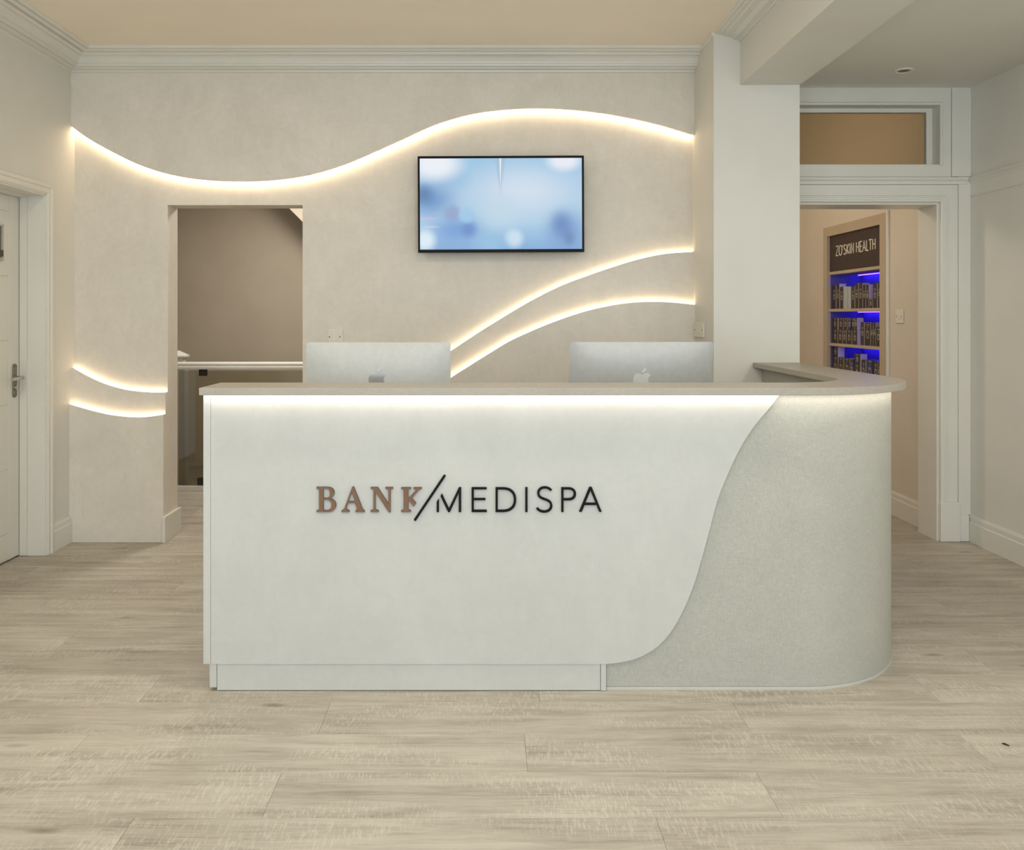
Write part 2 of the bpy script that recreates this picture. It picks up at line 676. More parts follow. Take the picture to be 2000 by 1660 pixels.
def plank(x0, x1, y0, y1):
    global full
    g = 0.0003
    w, d = (x1 - x0) / 2 - g, (y1 - y0) / 2 - g
    is_full = abs(x1 - x0 - PL) < 1e-4 and abs(y1 - y0 - PW) < 1e-4
    if is_full and full:
        me = full
    else:
        b = 0.0007
        V = [(-w, -d, -0.011), (w, -d, -0.011), (w, d, -0.011), (-w, d, -0.011),
             (-w, -d, -b), (w, -d, -b), (w, d, -b), (-w, d, -b),
             (-w + b, -d + b, 0), (w - b, -d + b, 0), (w - b, d - b, 0), (-w + b, d - b, 0)]
        Fc = [(0, 1, 5, 4), (1, 2, 6, 5), (2, 3, 7, 6), (3, 0, 4, 7), (4, 5, 9, 8), (5, 6, 10, 9), (6, 7, 11, 10), (7, 4, 8, 11), (8, 9, 10, 11)]
        me = bpy.data.meshes.new('plank')
        me.from_pydata(V, [], Fc)
        me.materials.append(M['floor'])
        if is_full:
            full = me
    o = bpy.data.objects.new('plank', me)
    o.location = ((x0 + x1) / 2, (y0 + y1) / 2, 0)
    o.parent = floor
    COL.objects.link(o)


r0, r1 = -16, 16
for r in range(-24, 18):
    yb = 3.305 - r * PW
    ya = yb - PW
    ph = rows.get(r, ((r * 0.6180339) % 1.0) * PL)
    for ax0, ax1, ay0, ay1 in areas:
        y0, y1 = max(ya, ay0), min(yb, ay1)
        if y1 - y0 < 0.01:
            continue
        k0 = math.floor((ax0 - ph) / PL)
        x = ph + k0 * PL
        while x < ax1:
            a, b = max(x, ax0), min(x + PL, ax1)
            if b - a > 0.01:
                plank(a, b, y0, y1)
            x += PL

# ---- back wall with its layered plaster panels and light lines
wall_back = prism('wall_back', [[(XL - 0.2, 0), (OX0, 0), (OX0, OZ), (OX1, OZ), (OX1, 0), (PX0, 0), (PX0, ZC), (XL - 0.2, ZC)]],
                  'XZ', YW, YW + 0.17, 'plaster')
tag(wall_back, 'cream polished plaster feature wall with glowing wave lines', None, None, 'structure')


def curve_world(px, Y):
    return [(at(x, y, Y).x, at(x, y, Y).z) for x, y in catmull(px, 6)]


def led(name, crv, yfront, yback, up, m, parent, gap=0.0015):
    s = gap if up else -gap
    return ribbon(name, [(x, yfront, z + s) for x, z in crv], [(x, yback, z + s) for x, z in crv], m, parent)


wave = [(136, 244), (160, 262), (190, 281), (225, 300), (265, 319), (310, 335), (365, 347), (425, 353), (490, 354), (550, 350),
        (610, 340), (670, 322), (730, 297), (790, 270), (840, 247), (890, 230), (940, 219), (995, 213), (1050, 211), (1105, 213),
        (1165, 219), (1225, 229), (1290, 244), (1354, 263)]
cw = curve_world(wave, YT)
cw[0] = (XL, cw[0][1])
cw[-1] = (PX0, cw[-1][1])
p = prism('wave_panel', [cw + [(PX0, 2.975), (XL, 2.975)]], 'XZ', YT, YW - 0.0005, 'plaster', wall_back)
led('led_strip', cw, YT + 0.022, YW - 0.004, False, 'ledtop', p)

ra = [(591, 872), (680, 815), (780, 750), (830, 717), (880, 685.6), (940, 646), (1006, 605.5), (1042, 585), (1090, 561), (1144, 540), (1198, 521.5), (1249, 506),
      (1300, 495.5), (1355, 491.5)]
rb = [(591, 940), (700, 868), (790, 803), (840, 767), (880, 738), (919, 713), (964, 685), (994, 667), (1030, 650), (1078, 630), (1138, 609.5), (1192, 597),
      (1240, 591), (1285, 589.5), (1324, 591.5), (1357, 595)]
la = [(140, 718), (166, 732.6), (194, 746), (221.7, 755.6), (249, 762), (277, 765.3), (304, 766.7), (325, 766)]
lb = [(135, 789.7), (155, 795.8), (180, 802.7), (210, 809.7), (241, 813.8), (271, 815.2), (296, 813.2), (321, 809.6)]
for nm, pxs, Yf, Yb, X0, X1 in (('raised_panel', ra, YA, YW - 0.0005, OX1, PX0), ('raised_panel', rb, YB, YA - 0.0005, OX1, PX0),
                                ('raised_panel', la, YA, YW - 0.0005, XL, OX0), ('raised_panel', lb, YB, YA - 0.0005, XL, OX0)):
    c = curve_world(pxs, Yf)
    c[0] = (X0, c[0][1])
    c[-1] = (X1, c[-1][1])
    p = prism(nm, [c + [(X1, 0.0), (X0, 0.0)]], 'XZ', Yf, Yb, 'plaster', wall_back)
    led('led_strip', c, Yf + 0.016, Yb - 0.004, True, 'led', p)

# skirting returning into the left opening
box('skirting_return', OX0 - 0.001, OX0 + 0.018, YB - 0.02, 5.50, 0, 0.160, 'gloss', wall_back, 0.003)

# ---- left wall with door
DY0, DY1 = 4.10, 4.95     # door opening along the left wall
wl = boxes('wall_left', [(XL - 0.2, XL, DY1, YW, 0, ZC), (XL - 0.2, XL, DY0, DY1, 2.11, ZC), (XL - 0.2, XL, YF, DY0, 0, ZC)], 'wall')
tag(wl, 'plain cream painted left wall', None, None, 'structure')
sk = [(0, 0), (0.018, 0), (0.018, 0.118), (0.0135, 0.124), (0.0135, 0.150), (0.008, 0.165), (0, 0.165)]
b = sweep('baseboard_left', [(XL, YB - 0.003), (XL, DY1 + 0.075)], sk, 'gloss', left=True)
b.location.x += 0.0
tag(b, 'cream skirting board at the left wall', None, None, 'structure')

d1 = thing('door_1', 'white grooved door in the left wall with steel lever handle', None, (XL - 0.16, 4.55, 0), None, 'structure')
lx = XL - 0.145          # face of the leaf
# leaf: boards between grooves
gz = [0.012] + [at(20, yy, 4.85).z for yy in (1040, 915, 790, 665, 540, 414)] + [2.092]
gz = sorted(gz)
ys = [DY0 + 0.012, DY0 + 0.125, DY1 - 0.115, DY1 - 0.006]
box('leaf_core', lx - 0.04, lx - 0.004, DY0 + 0.012, DY1 - 0.006, 0.008, 2.094, 'gloss', d1)
g = 0.0022
for (ya, yb) in ((ys[0], ys[1]), (ys[2], ys[3])):
    box('stile', lx - 0.006, lx, ya, yb - g, 0.008, 2.094, 'gloss', d1, 0.002)
for za, zb in zip(gz[:-1], gz[1:]):
    box('panel_board', lx - 0.006, lx, ys[1] + g, ys[2] - 2 * g, za + g, zb - g, 'gloss', d1, 0.002)
# frame lining, stop and architrave
boxes('door_lining', [(XL - 0.2, XL + 0.002, DY1 - 0.002, DY1 + 0.024, 0, 2.134), (XL - 0.2, XL + 0.002, DY0 - 0.026, DY0 + 0.002, 0, 2.134),
                      (XL - 0.2, XL + 0.002, DY0, DY1, 2.106, 2.134)], 'gloss', d1)
boxes('door_stop', [(lx + 0.004, lx + 0.045, DY1 - 0.016, DY1 - 0.001, 0.003, 2.107), (lx + 0.004, lx + 0.045, DY0, DY0 + 0.012, 0.003, 2.107),
                    (lx + 0.004, lx + 0.045, DY0 + 0.012, DY1 - 0.016, 2.093, 2.106)], 'gloss', d1)
ap = [(0, 0), (0.0, 0.062), (0.008, 0.066), (0.020, 0.058), (0.020, 0.040), (0.014, 0.034), (0.014, 0.010), (0.009, 0.004), (0.009, 0.0)]


def architrave(name, pts, prof, axis, base, sign, m, parent):
    """prof: (projection, outward distance) swept along a polyline in a vertical plane, mitred"""
    P = [Vector(q) for q in pts]
    n, k = len(P), len(prof)
    V, Fc = [], []
    for i in range(n):
        ds = []
        if i > 0:
            ds.append((P[i] - P[i - 1]).normalized())
        if i < n - 1:
            ds.append((P[i + 1] - P[i]).normalized())
        ns = [Vector((-q.y, q.x)) for q in ds]
        bb = ns[0] if len(ns) == 1 else (ns[0] + ns[1]).normalized()
        bb = bb / bb.dot(ns[0])
        for pr, od in prof:
            q = P[i] + bb * od
            V.append((base + sign * pr, q.x, q.y) if axis == 'X' else (q.x, base + sign * pr, q.y))
    for i in range(n - 1):
        for j in range(k):
            a, c = i * k + j, i * k + (j + 1) % k
            Fc.append((a, c, c + k, a + k))
    Fc.append(tuple(range(k)))
    Fc.append(tuple(reversed(range((n - 1) * k, n * k))))
    me = mesh(name, V, Fc)
    return link(name, me, m, parent)


architrave('architrave', [(DY0 - 0.006, 0), (DY0 - 0.006, 2.116), (DY1 + 0.006, 2.116), (DY1 + 0.006, 0)], ap, 'X', XL, 1, 'gloss', d1)
# lever handle
hy, hz = 4.885, 1.024
ring = [(hy + 0.021 * math.cos(a) , hz + 0.005 + (0.077 if math.sin(a) > 0 else -0.077) + 0.021 * math.sin(a)) for a in [2 * math.pi * k / 24 for k in range(24)]]
hd = prism('handle_plate', [ring], 'YZ', lx, lx + 0.006, 'steel', d1, 0.001)
tube('lever', [(lx + 0.005, hy, hz + 0.022), (lx + 0.045, hy, hz + 0.022), (lx + 0.054, hy - 0.010, hz + 0.022), (lx + 0.056, hy - 0.06, hz + 0.021), (lx + 0.055, hy - 0.115, hz + 0.02)],
     [0.010, 0.010, 0.0105, 0.0095, 0.009], 'chrome', hd)
tube('turn_knob', [(lx + 0.005, hy, hz - 0.035), (lx + 0.016, hy, hz - 0.035)], 0.013, 'chrome', hd, 16)
for sy in (-0.011, 0.011):
    for sz in (-0.078, 0.088):
        tube('screw', [(lx + 0.0055, hy + sy, hz + sz), (lx + 0.0068, hy + sy, hz + sz)], 0.0036, 'screw', hd, 8)
# name plate on the door leaf: clear plate held by two steel rails
npz = thing('door_sign', 'clear acrylic name plate with steel clips on the white door', 'sign', (lx, 4.72, 1.75))
Ys, Ye = 4.62, 4.767
tz, bz = at(4, 441, 4.76).z, at(4, 506, 4.76).z
box('plate', lx + 0.003, lx + 0.007, Ys, Ye - 0.004, bz, tz, 'acryl', npz)
box('clip_rail', lx + 0.0005, lx + 0.011, Ys, Ye, tz - 0.004, tz + 0.008, 'chrome', npz, 0.002)
box('clip_rail', lx + 0.0005, lx + 0.011, Ys, Ye, bz - 0.008, bz + 0.004, 'chrome', npz, 0.002)
box('slider', lx + 0.0075, lx + 0.010, Ys + 0.02, Ye - 0.006, bz + 0.012, bz + 0.050, 'screw', npz, 0.001)

# ---- ceilings, beam, pier
c1 = box('ceiling', XL - 0.2, 1.465, YF, YW + 0.17, ZC, ZC + 0.12, 'ceil')
tag(c1, 'cream painted ceiling over the reception desk', None, None, 'structure')
c2 = box('ceiling', PX1 - 0.01, XR + 0.2, YF, YD0, ZR, ZR + 0.12, 'wall')
tag(c2, 'lower cream ceiling to the right of the beam', None, None, 'structure')
pier = box('wall_pier', PX0, PX1, PY, 5.5, 0, ZC + 0.1, 'wall')
tag(pier, 'white painted pier between feature wall and right doorway', None, None, 'structure')
beam = box('trim_1', 1.462, PX1, YF, PY - 0.001, 2.719, ZC + 0.12, 'wall')
beam['label'] = 'white boxed ceiling beam running back to the pier'
beam['kind'] = 'structure'
corn = [(0, ZC), (0.216, ZC), (0.216, 3.013), (0.208, 3.004), (0.197, 3.004), (0.192, 3.016), (0.188, 3.016), (0.184, 3.006), (0.172, 2.998), (0.160, 2.998), (0.154, 3.012), (0.148, 3.012),
        (0.144, 2.992), (0.134, 2.986), (0.126, 2.986), (0.122, 2.994), (0.112, 2.990), (0.098, 2.978), (0.088, 2.960), (0.086, 2.950), (0.076, 2.950), (0.074, 2.938), (0.062, 2.936), (0.052, 2.944), (0.046, 2.944), (0.042, 2.932),
        (0.020, 2.928), (0.014, 2.934), (0.010, 2.918), (0, 2.914)]
t2 = sweep('trim_2', [(PX0, YT), (XL, YT), (XL, YF)], corn, 'gloss', left=True)
t2['kind'] = 'structure'
t2['label'] = 'moulded plaster cornice along back and left walls'
cb = [(0, ZC), (0.150, ZC), (0.150, 3.013), (0.140, 3.008), (0.128, 3.010), (0.116, 3.004), (0.100, 3.004), (0.092, 2.996), (0.060, 2.992), (0.045, 2.984), (0.040, 2.976), (0.012, 2.972), (0.008, 2.966), (0, 2.966)]
t3 = sweep('trim_3', [(1.462, PY + 0.0), (1.462, YF)], cb, 'gloss', left=False)
t3['kind'] = 'structure'
t3['label'] = 'moulded plaster cornice along the ceiling beam'
t4 = sweep('trim_4', [(PX0, YT - 0.21), (PX0, PY)], [(0, ZC), (0.012, ZC), (0.012, 3.004), (0.006, 2.996), (0, 2.996)], 'gloss', left=False)
t4['kind'] = 'structure'
t4['label'] = 'thin ceiling bead along the side of the pier'

# downlight in the lower ceiling
dl = thing('downlight', 'round white recessed downlight in the lower right ceiling', 'light', (2.436, 4.90, ZR))


def ring_mesh(name, prof, c, m, parent, seg=28):
    V, Fc = [], []
    k = len(prof)
    for i in range(seg):
        a = 2 * math.pi * i / seg
        for r, z in prof:
            V.append((c[0] + r * math.cos(a), c[1] + r * math.sin(a), c[2] + z))
    for i in range(seg):
        for j in range(k - 1):
            a, b_ = i * k + j, ((i + 1) % seg) * k + j
            Fc.append((a, b_, b_ + 1, a + 1))
    me = mesh(name, V, Fc)
    o = link(name, me, m, parent)
    smooth_by_angle(me)
    return o


ring_mesh('trim_ring', [(0.056, 0.0), (0.055, -0.005), (0.046, -0.007), (0.036, -0.004), (0.033, -0.001)], (2.436, 4.90, ZR), 'plastic', dl)
ring_mesh('lens', [(0.033, -0.002), (0.020, -0.0015), (0.001, -0.001)], (2.436, 4.90, ZR), 'steel', dl)

# ---- right wall
wr = box('wall_right', XR, XR + 0.2, YF, YD0 + 0.22, 0, ZR, 'wall')
tag(wr, 'plain cream painted right wall', None, None, 'structure')
b = sweep('baseboard_right', [(XR, YF), (XR, YD0)], sk, 'gloss', left=True)
tag(b, 'cream skirting board at the right wall', None, None, 'structure')
rail = [(0, 2.146), (0.006, 2.146), (0.006, 2.152), (0.002, 2.156), (0.002, 2.226), (0.008, 2.232), (0.014, 2.244), (0.026, 2.252), (0.026, 2.262), (0, 2.264)]
t5 = sweep('trim_5', [(XR, YF), (XR, YD0)], rail, 'gloss', left=True)
t5['kind'] = 'structure'
t5['label'] = 'white picture rail along the right wall'

# wall with right doorway and transom light
DX1, DZ = 2.840, 2.112           # doorway right jamb, head
TZ0, TZ1 = 2.345, 2.716          # transom opening
s3 = F / YD0
wbr = boxes('wall_doorway', [(DX1, XR + 0.01, YD0 + 0.012, YD1, 0, ZR), (PX1, DX1, YD0 + 0.012, YD1, DZ, TZ0), (PX1, DX1, YD0 + 0.012, YD1, TZ1, ZR), (PX1, XR + 0.01, YD1 - 0.05, YD1, ZR, 3.4)], 'wall')
tag(wbr, 'white panelled wall around the right doorway', None, None, 'structure')
d2 = thing('door_2', 'white moulded doorway surround to the side room', None, (2.3, YD0, 0), None, 'structure')
arx = (1870 - CX) / s3
# flat casing face
boxes('casing', [(DX1, arx, YD0 - 0.006, YD0 + 0.0125, 0.0, 2.22), (PX1 + 0.001, DX1, YD0 - 0.006, YD0 + 0.0125, DZ, 2.22)], 'gloss', d2, 0.002)
archr = [(0, 0), (0.016, 0), (0.020, 0.006), (0.020, 0.012), (0.012, 0.016), (0.012, 0.026), (0.018, 0.030), (0.018, 0.036), (0.0, 0.042)]
architrave('casing_bead', [(PX1 - 0.0 + 0.001, DZ), (DX1, DZ), (DX1, 0.23)], archr, 'Y', YD0 - 0.0055, -1, 'gloss', d2)
box('plinth_block', DX1 - 0.004, arx + 0.004, YD0 - 0.030, YD0 + 0.0125, 0, 0.245, 'gloss', d2, 0.006)
box('jamb_lining', DX1 - 0.014, DX1 - 0.0005, YD0 + 0.003, YD1 + 0.01, 0, DZ, 'gloss', d2)
box('head_lining', PX1 + 0.001, DX1 - 0.014, YD0 + 0.003, YD1 + 0.01, DZ - 0.014, DZ - 0.0005, 'gloss', d2)
box('corner_strip', arx + 0.005, XR - 0.001, YD0 - 0.001, YD0 + 0.0125, 0.165, ZR, 'gloss', d2)
box('corner_skirting', arx + 0.005, XR - 0.019, YD0 - 0.018, YD0 + 0.0125, 0, 0.165, 'gloss', d2, 0.003)
box('upper_strip', (1858 - CX) / s3, XR - 0.001, YD0 - 0.010, YD0 - 0.0015, 2.27, ZR, 'gloss', d2, 0.002)
head = [(0, 2.222), (0.006, 2.222), (0.010, 2.230), (0.010, 2.240), (0.026, 2.252), (0.026, 2.264), (0, 2.268)]
sweep('head_moulding', [(PX1 + 0.001, YD0 - 0.0005), (XR - 0.028, YD0 - 0.0005)], head, 'gloss', d2, left=False)
w1 = thing('window_1', 'fixed transom light above the right doorway', None, (2.3, YD0, TZ0), None, 'structure')
fx = (1834 - CX) / s3
tb = [(0, 0), (0.014, 0), (0.018, 0.005), (0.018, 0.012), (0.010, 0.018), (0.0, 0.022)]
architrave('casing_bead', [(PX1 + 0.001, TZ1), (fx, TZ1), (fx, TZ0 - 0.002)], tb, 'Y', YD0 - 0.0, -1, 'gloss', w1)
boxes('casing', [(PX1 + 0.001, (1858 - CX) / s3 - 0.001, YD0 - 0.0005, YD0 + 0.0125, TZ1, ZR), (fx, (1858 - CX) / s3 - 0.001, YD0 - 0.0005, YD0 + 0.0125, 2.27, TZ1),
                 (PX1 + 0.001, fx, YD0 - 0.0005, YD0 + 0.0125, 2.27, TZ0)], 'gloss', w1)
boxes('sash', [(fx - 0.041, fx - 0.001, YD0 + 0.07, YD0 + 0.11, TZ0, TZ1), (PX1 + 0.001, fx - 0.041, YD0 + 0.07, YD0 + 0.11, TZ1 - 0.026, TZ1),
               (PX1 + 0.001, fx - 0.041, YD0 + 0.07, YD0 + 0.11, TZ0, TZ0 + 0.008)], 'gloss', w1, 0.003)
box('pane', PX1 + 0.001, fx - 0.038, YD0 + 0.086, YD0 + 0.092, TZ0 + 0.006, TZ1 - 0.022, 'transom', w1)
sill = box('sill', PX1 + 0.001, fx - 0.001, YD0 - 0.004, YD0 + 0.07, TZ0 - 0.006, TZ0 + 0.002, 'gloss', w1)

# wall behind the camera with the window opening
wf = boxes('wall_front', [(XL - 0.2, -2.2, YF - 0.15, YF, 0, ZC), (2.7, XR + 0.2, YF - 0.15, YF, 0, ZC), (-2.2, 2.7, YF - 0.15, YF, 0, 0.35), (-2.2, 2.7, YF - 0.15, YF, 2.75, ZC)], 'wall')
tag(wf, 'cream wall behind the viewpoint around the wide window', None, None, 'structure')

# ---- side room beyond the right doorway
SX = 2.90
NY0, NY1 = 6.055, 7.190          # niche that takes the display cabinet
NZ1 = 2.150
ws = boxes('wall_side_room', [(SX, SX + 0.45, YD1, NY0, 0, 3.30), (SX, SX + 0.45, NY1, 8.6, 0, 3.30), (SX, SX + 0.45, NY0, NY1, NZ1, 3.30), (SX + 0.40, SX + 0.45, NY0, NY1, 0, NZ1)], 'peach')
tag(ws, 'peach lit side wall of the room beyond the doorway', None, None, 'structure')
wsb = boxes('wall_side_back', [(0.4, SX + 0.45, 8.6, 8.7, 0, 3.30), (0.4, 0.5, 5.5, 8.6, 0, 3.30), (0.4, 1.31, 5.49, 5.55, 0, 3.30)], 'peach')
tag(wsb, 'peach far wall of the side room', None, None, 'structure')
cs = box('ceiling_side_room', 0.4, SX + 0.45, YD1, 8.7, 3.30, 3.40, 'wall')
tag(cs, 'white ceiling of the side room', None, None, 'structure')
b = sweep('baseboard_side', [(SX, YD1 + 0.001), (SX, 6.00)], [(q[0], q[1]) for q in sk], 'gloss', left=True)
tag(b, 'cream skirting board in the side room', None, None, 'structure')

# ---- stair hall beyond the left opening
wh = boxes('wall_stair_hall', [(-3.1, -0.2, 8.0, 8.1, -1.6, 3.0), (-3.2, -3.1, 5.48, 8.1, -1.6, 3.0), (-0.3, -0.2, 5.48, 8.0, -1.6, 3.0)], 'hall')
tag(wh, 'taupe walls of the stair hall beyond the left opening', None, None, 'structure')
chh = box('ceiling_stair_hall', -3.1, -0.2, 5.48, 8.0, 2.75, 2.85, 'wall')
tag(chh, 'white ceiling of the stair hall', None, None, 'structure')
# sloping soffit of the flight above, just caught in the corner of the opening
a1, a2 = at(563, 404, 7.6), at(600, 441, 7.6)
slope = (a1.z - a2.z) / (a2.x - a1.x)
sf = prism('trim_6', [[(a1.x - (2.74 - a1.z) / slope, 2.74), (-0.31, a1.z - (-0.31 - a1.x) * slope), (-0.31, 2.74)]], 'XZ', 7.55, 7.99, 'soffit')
tag(sf, 'pale sloping stair soffit seen through the left opening', None, None, 'structure')
fl = box('floor_landing', -3.1, -0.2, 6.90, 8.0, -1.6, -1.5, 'floor')
tag(fl, 'oak landing at the foot of the stair well', None, None, 'structure')
# balustrade
bal = thing('balustrade', 'glass stair balustrade with white handrail seen through the left opening', 'balustrade', (-1.95, 6.80, 0))
hz0 = at(400, 721, 6.80).z
hp = [(-0.030, 0), (0.030, 0), (0.036, 0.010), (0.036, 0.022), (0.026, 0.034), (0.034, 0.044), (0.030, 0.056), (0.012, 0.062), (-0.012, 0.062), (-0.030, 0.056),
      (-0.034, 0.044), (-0.026, 0.034), (-0.036, 0.022), (-0.036, 0.010)]
sweep('handrail', [(-2.46, 6.80), (-0.45, 6.80)], [(q[0], hz0 + q[1] * 0.95) for q in hp], 'gloss', bal)
gx0 = at(350, 800, 6.80).x
box('glass_panel', gx0, -1.30, 6.794, 6.806, 0.045, hz0 - 0.012, 'glass', bal)
box('glass_panel', -1.27, -0.45, 6.794, 6.806, 0.045, hz0 - 0.012, 'glass', bal)
box('base_rail', -2.62, -0.45, 6.77, 6.83, 0.0, 0.040, 'gloss', bal, 0.004)
for pxc, pyc in ((396, 727.5), (393, 940)):
    q = at(pxc, pyc, 6.79)
    for dx in (0, 1.5):
        box('glass_clamp', q.x - 0.03 + dx, q.x + 0.03 + dx, 6.782, 6.816, q.z - 0.027, q.z + 0.027, 'dark', bal, 0.003)
nw = thing('newel_post', 'white stair newel post with pointed cap behind the left opening', 'post', (-2.50, 7.02, 0))
q = at(360, 800, 7.02)
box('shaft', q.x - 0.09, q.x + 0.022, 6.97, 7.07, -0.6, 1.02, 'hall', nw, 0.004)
cz = at(350, 697, 7.02).z
V = [(q.x - 0.11, 6.95, cz), (q.x + 0.02, 6.95, cz), (q.x + 0.02, 7.09, cz), (q.x - 0.11, 7.09, cz), (q.x - 0.11, 6.95, cz + 0.012), (q.x + 0.02, 6.95, cz + 0.012), (q.x + 0.02, 7.09, cz + 0.012), (q.x - 0.11, 7.09, cz + 0.012),
     (q.x - 0.045, 7.02, cz + 0.055)]
link('cap', mesh('cap', V, [(0, 3, 2, 1), (0, 1, 5, 4), (1, 2, 6, 5), (2, 3, 7, 6), (3, 0, 4, 7), (4, 5, 8), (5, 6, 8), (6, 7, 8), (7, 4, 8)]), 'gloss', nw)
box('neck', q.x - 0.085, q.x + 0.0, 6.98, 7.06, 1.02, cz, 'gloss', nw)

# ================================================================== RECEPTION DESK
YP = 3.152                       # face of the white front panel
YC = 3.170                       # face of the woven cladding
sP = F / YP
XE = (397 - CX) / sP             # left end
desk = thing('reception_desk', 'white reception desk with sweeping linen-textured curved corner', 'reception desk', (0.3, 3.4, 0))
ZU = 1.110                       # underside of the counter


def deskx(px, Y=YP):
    return (px - CX) * Y / F


def deskz(py, Y=YP):
    return H - (py - CY) * Y / F


XRo, RO = 1.722, 0.52
arc = [(XRo - RO + RO * math.sin(a), YC + RO - RO * math.cos(a)) for a in [math.pi / 2 * k / 28 for k in range(29)]]
WY = PY - 0.003
inner = [(XRo - RO + (RO - 0.16) * math.sin(a), YC + RO - (RO - 0.16) * math.cos(a)) for a in [math.pi / 2 * k / 20 for k in range(21)]]
xs = deskx(1184.5, YC)
ZK = deskz(1346, YC)
outer = [(xs, YC)] + arc + [(1.745, WY)]
prism('curved_panel', [outer + [(1.585, WY)] + inner[::-1] + [(xs, YC + 0.16)]], 'XY', 0.012, ZU, 'weave', desk, smooth=True)
kick_o = [(xs, YC - 0.002)] + [(x + 0.002 * math.sin(math.pi / 2 * k / 28), y - 0.002 * math.cos(math.pi / 2 * k / 28)) for k, (x, y) in enumerate(arc)] + [(1.747, WY)]
kick_i = [(xs, YC + 0.01)] + [(XRo - RO + (RO - 0.01) * math.sin(math.pi / 2 * k / 28), YC + RO - (RO - 0.01) * math.cos(math.pi / 2 * k / 28)) for k in range(29)] + [(1.735, WY)]
prism('kick_strip', [kick_o + kick_i[::-1]], 'XY', 0.0, 0.011, 'deskwhite', desk, smooth=True)
box('carcass', XE + 0.028, xs - 0.0005, YC, YC + 0.16, 0.10, ZU, 'deskwhite', desk)
ze = deskz(1297)
box('end_panel', XE, XE + 0.0275, YP - 0.001, YC + 0.165, ze, ZU, 'deskwhite', desk, 0.0015)
scurve = [(1523, 769.5), (1503.5, 796), (1478, 826), (1457, 856), (1439, 888), (1424, 920), (1411, 951), (1400, 981), (1386, 1034), (1370, 1093), (1353, 1148), (1331, 1199),
          (1311, 1233), (1289, 1258.5), (1264.5, 1276), (1240, 1287), (1212, 1293.5), (1184.5, 1297)]
sc = [(deskx(x), deskz(y)) for x, y in catmull(scurve, 5)]
xl = XE + 0.0285
fp = prism('front_panel', [[(xl, ze), (xl, ZU)] + [(sc[0][0], ZU)] + sc[1:-1] + [(sc[-1][0], ze)]], 'XZ', YP, YC - 0.0003, 'deskplaster', desk)
pz = ze - 0.0015
box('plinth', deskx(423), deskx(1173), YP + 0.006, YC + 0.03, 0.0025, pz, 'deskplaster', desk, 0.001)
box('plinth_end', deskx(408.5), deskx(422.3), YP + 0.004, YC + 0.13, 0.014, pz, 'deskwhite', desk, 0.001)
box('plinth_end', deskx(1173.7), deskx(1184.3), YP + 0.003, YC + 0.03, 0.002, pz, 'deskwhite', desk, 0.001)
box('plinth_shadow', deskx(423), deskx(1173), YP + 0.010, YC + 0.03, 0.0, 0.0025, 'dark', desk)  # dark strip standing in for the thin shadow under the plinth
# inside: writing top at seated height and its supports
WZ = 0.745
wt = [(XE + 0.03, YC + 0.162), (1.20, YC + 0.162)] + [(XRo - RO + (RO - 0.162) * math.sin(a), YC + RO - (RO - 0.162) * math.cos(a)) for a in [math.pi / 2 * k / 10 for k in range(1, 11)]] + [(1.575, WY), (1.02, WY), (1.02, 3.98), (XE + 0.03, 3.98)]
prism('writing_top', [wt], 'XY', WZ - 0.025, WZ, 'weavetop', desk)
box('support_panel', XE + 0.03, XE + 0.055, YC + 0.17, 3.96, 0, WZ - 0.025, 'deskwhite', desk)
box('support_panel', 0.24, 0.265, YC + 0.17, 3.96, 0, WZ - 0.025, 'deskwhite', desk)
box('support_panel', 1.03, 1.055, 4.02, WY - 0.02, 0, WZ - 0.025, 'deskwhite', desk)

# counter top: its own thing, lying on the desk
ct = thing('countertop', 'beige linen-patterned counter top wrapping over the desk', 'countertop', (0.3, 3.25, ZU))
CF, CT0, CT1 = 3.100, ZU + 0.0005, ZU + 0.0275
XCo, RC, CD = 1.770, 0.575, 0.256
co = [(XE + 0.001, CF)] + [(XCo - RC + RC * math.sin(a), CF + RC - RC * math.cos(a)) for a in [math.pi / 2 * k / 32 for k in range(33)]] + [(1.797, WY)]
ci = [(XE + 0.001, CF + CD), (XCo - RC, CF + CD)] + [(XCo - RC + (RC - CD) * math.sin(a), CF + RC - (RC - CD) * math.cos(a)) for a in [math.pi / 2 * k / 20 for k in range(1, 21)]] + [(1.532, WY)]
prism('slab', [co + ci[::-1]], 'XY', CT0, CT1, 'weavetop', ct, 0.0015, smooth=True)
# light line under the nose of the counter
gap = 0.030
so = [(XE + 0.004, YP - gap - 0.008)] + [(XRo - RO + (RO + gap + 0.008) * math.sin(a), YC + RO - (RO + gap + 0.008) * math.cos(a)) for a in [math.pi / 2 * k / 24 for k in range(25)]] + [(1.745 + gap + 0.008, WY - 0.01)]
si = [(XE + 0.004, YP - gap)] + [(XRo - RO + (RO + gap) * math.sin(a), YC + RO - (RO + gap) * math.cos(a)) for a in [math.pi / 2 * k / 24 for k in range(25)]] + [(1.745 + gap, WY - 0.01)]
so[0] = (so[0][0], so[1][1])
si[0] = (si[0][0], si[1][1])
ribbon('led_strip', [(x, y, ZU - 0.001) for x, y in so], [(x, y, ZU - 0.001) for x, y in si], 'leddesk', ct)

# ---- raised lettering on the front panel
sign = thing('lettering', 'raised bronze and black lettering on the white desk front', 'sign', (deskx(900), YP, deskz(965)))


def zmap(x0, y0, k):
    return lambda p: (deskx(x0 + p[0] * k), deskz(y0 + p[1] * k))


A_ = zmap(600, 900, 0.15)
B_ = zmap(590, 900, 0.305)
LY0, LY1 = YP - 0.010, YP - 0.0005


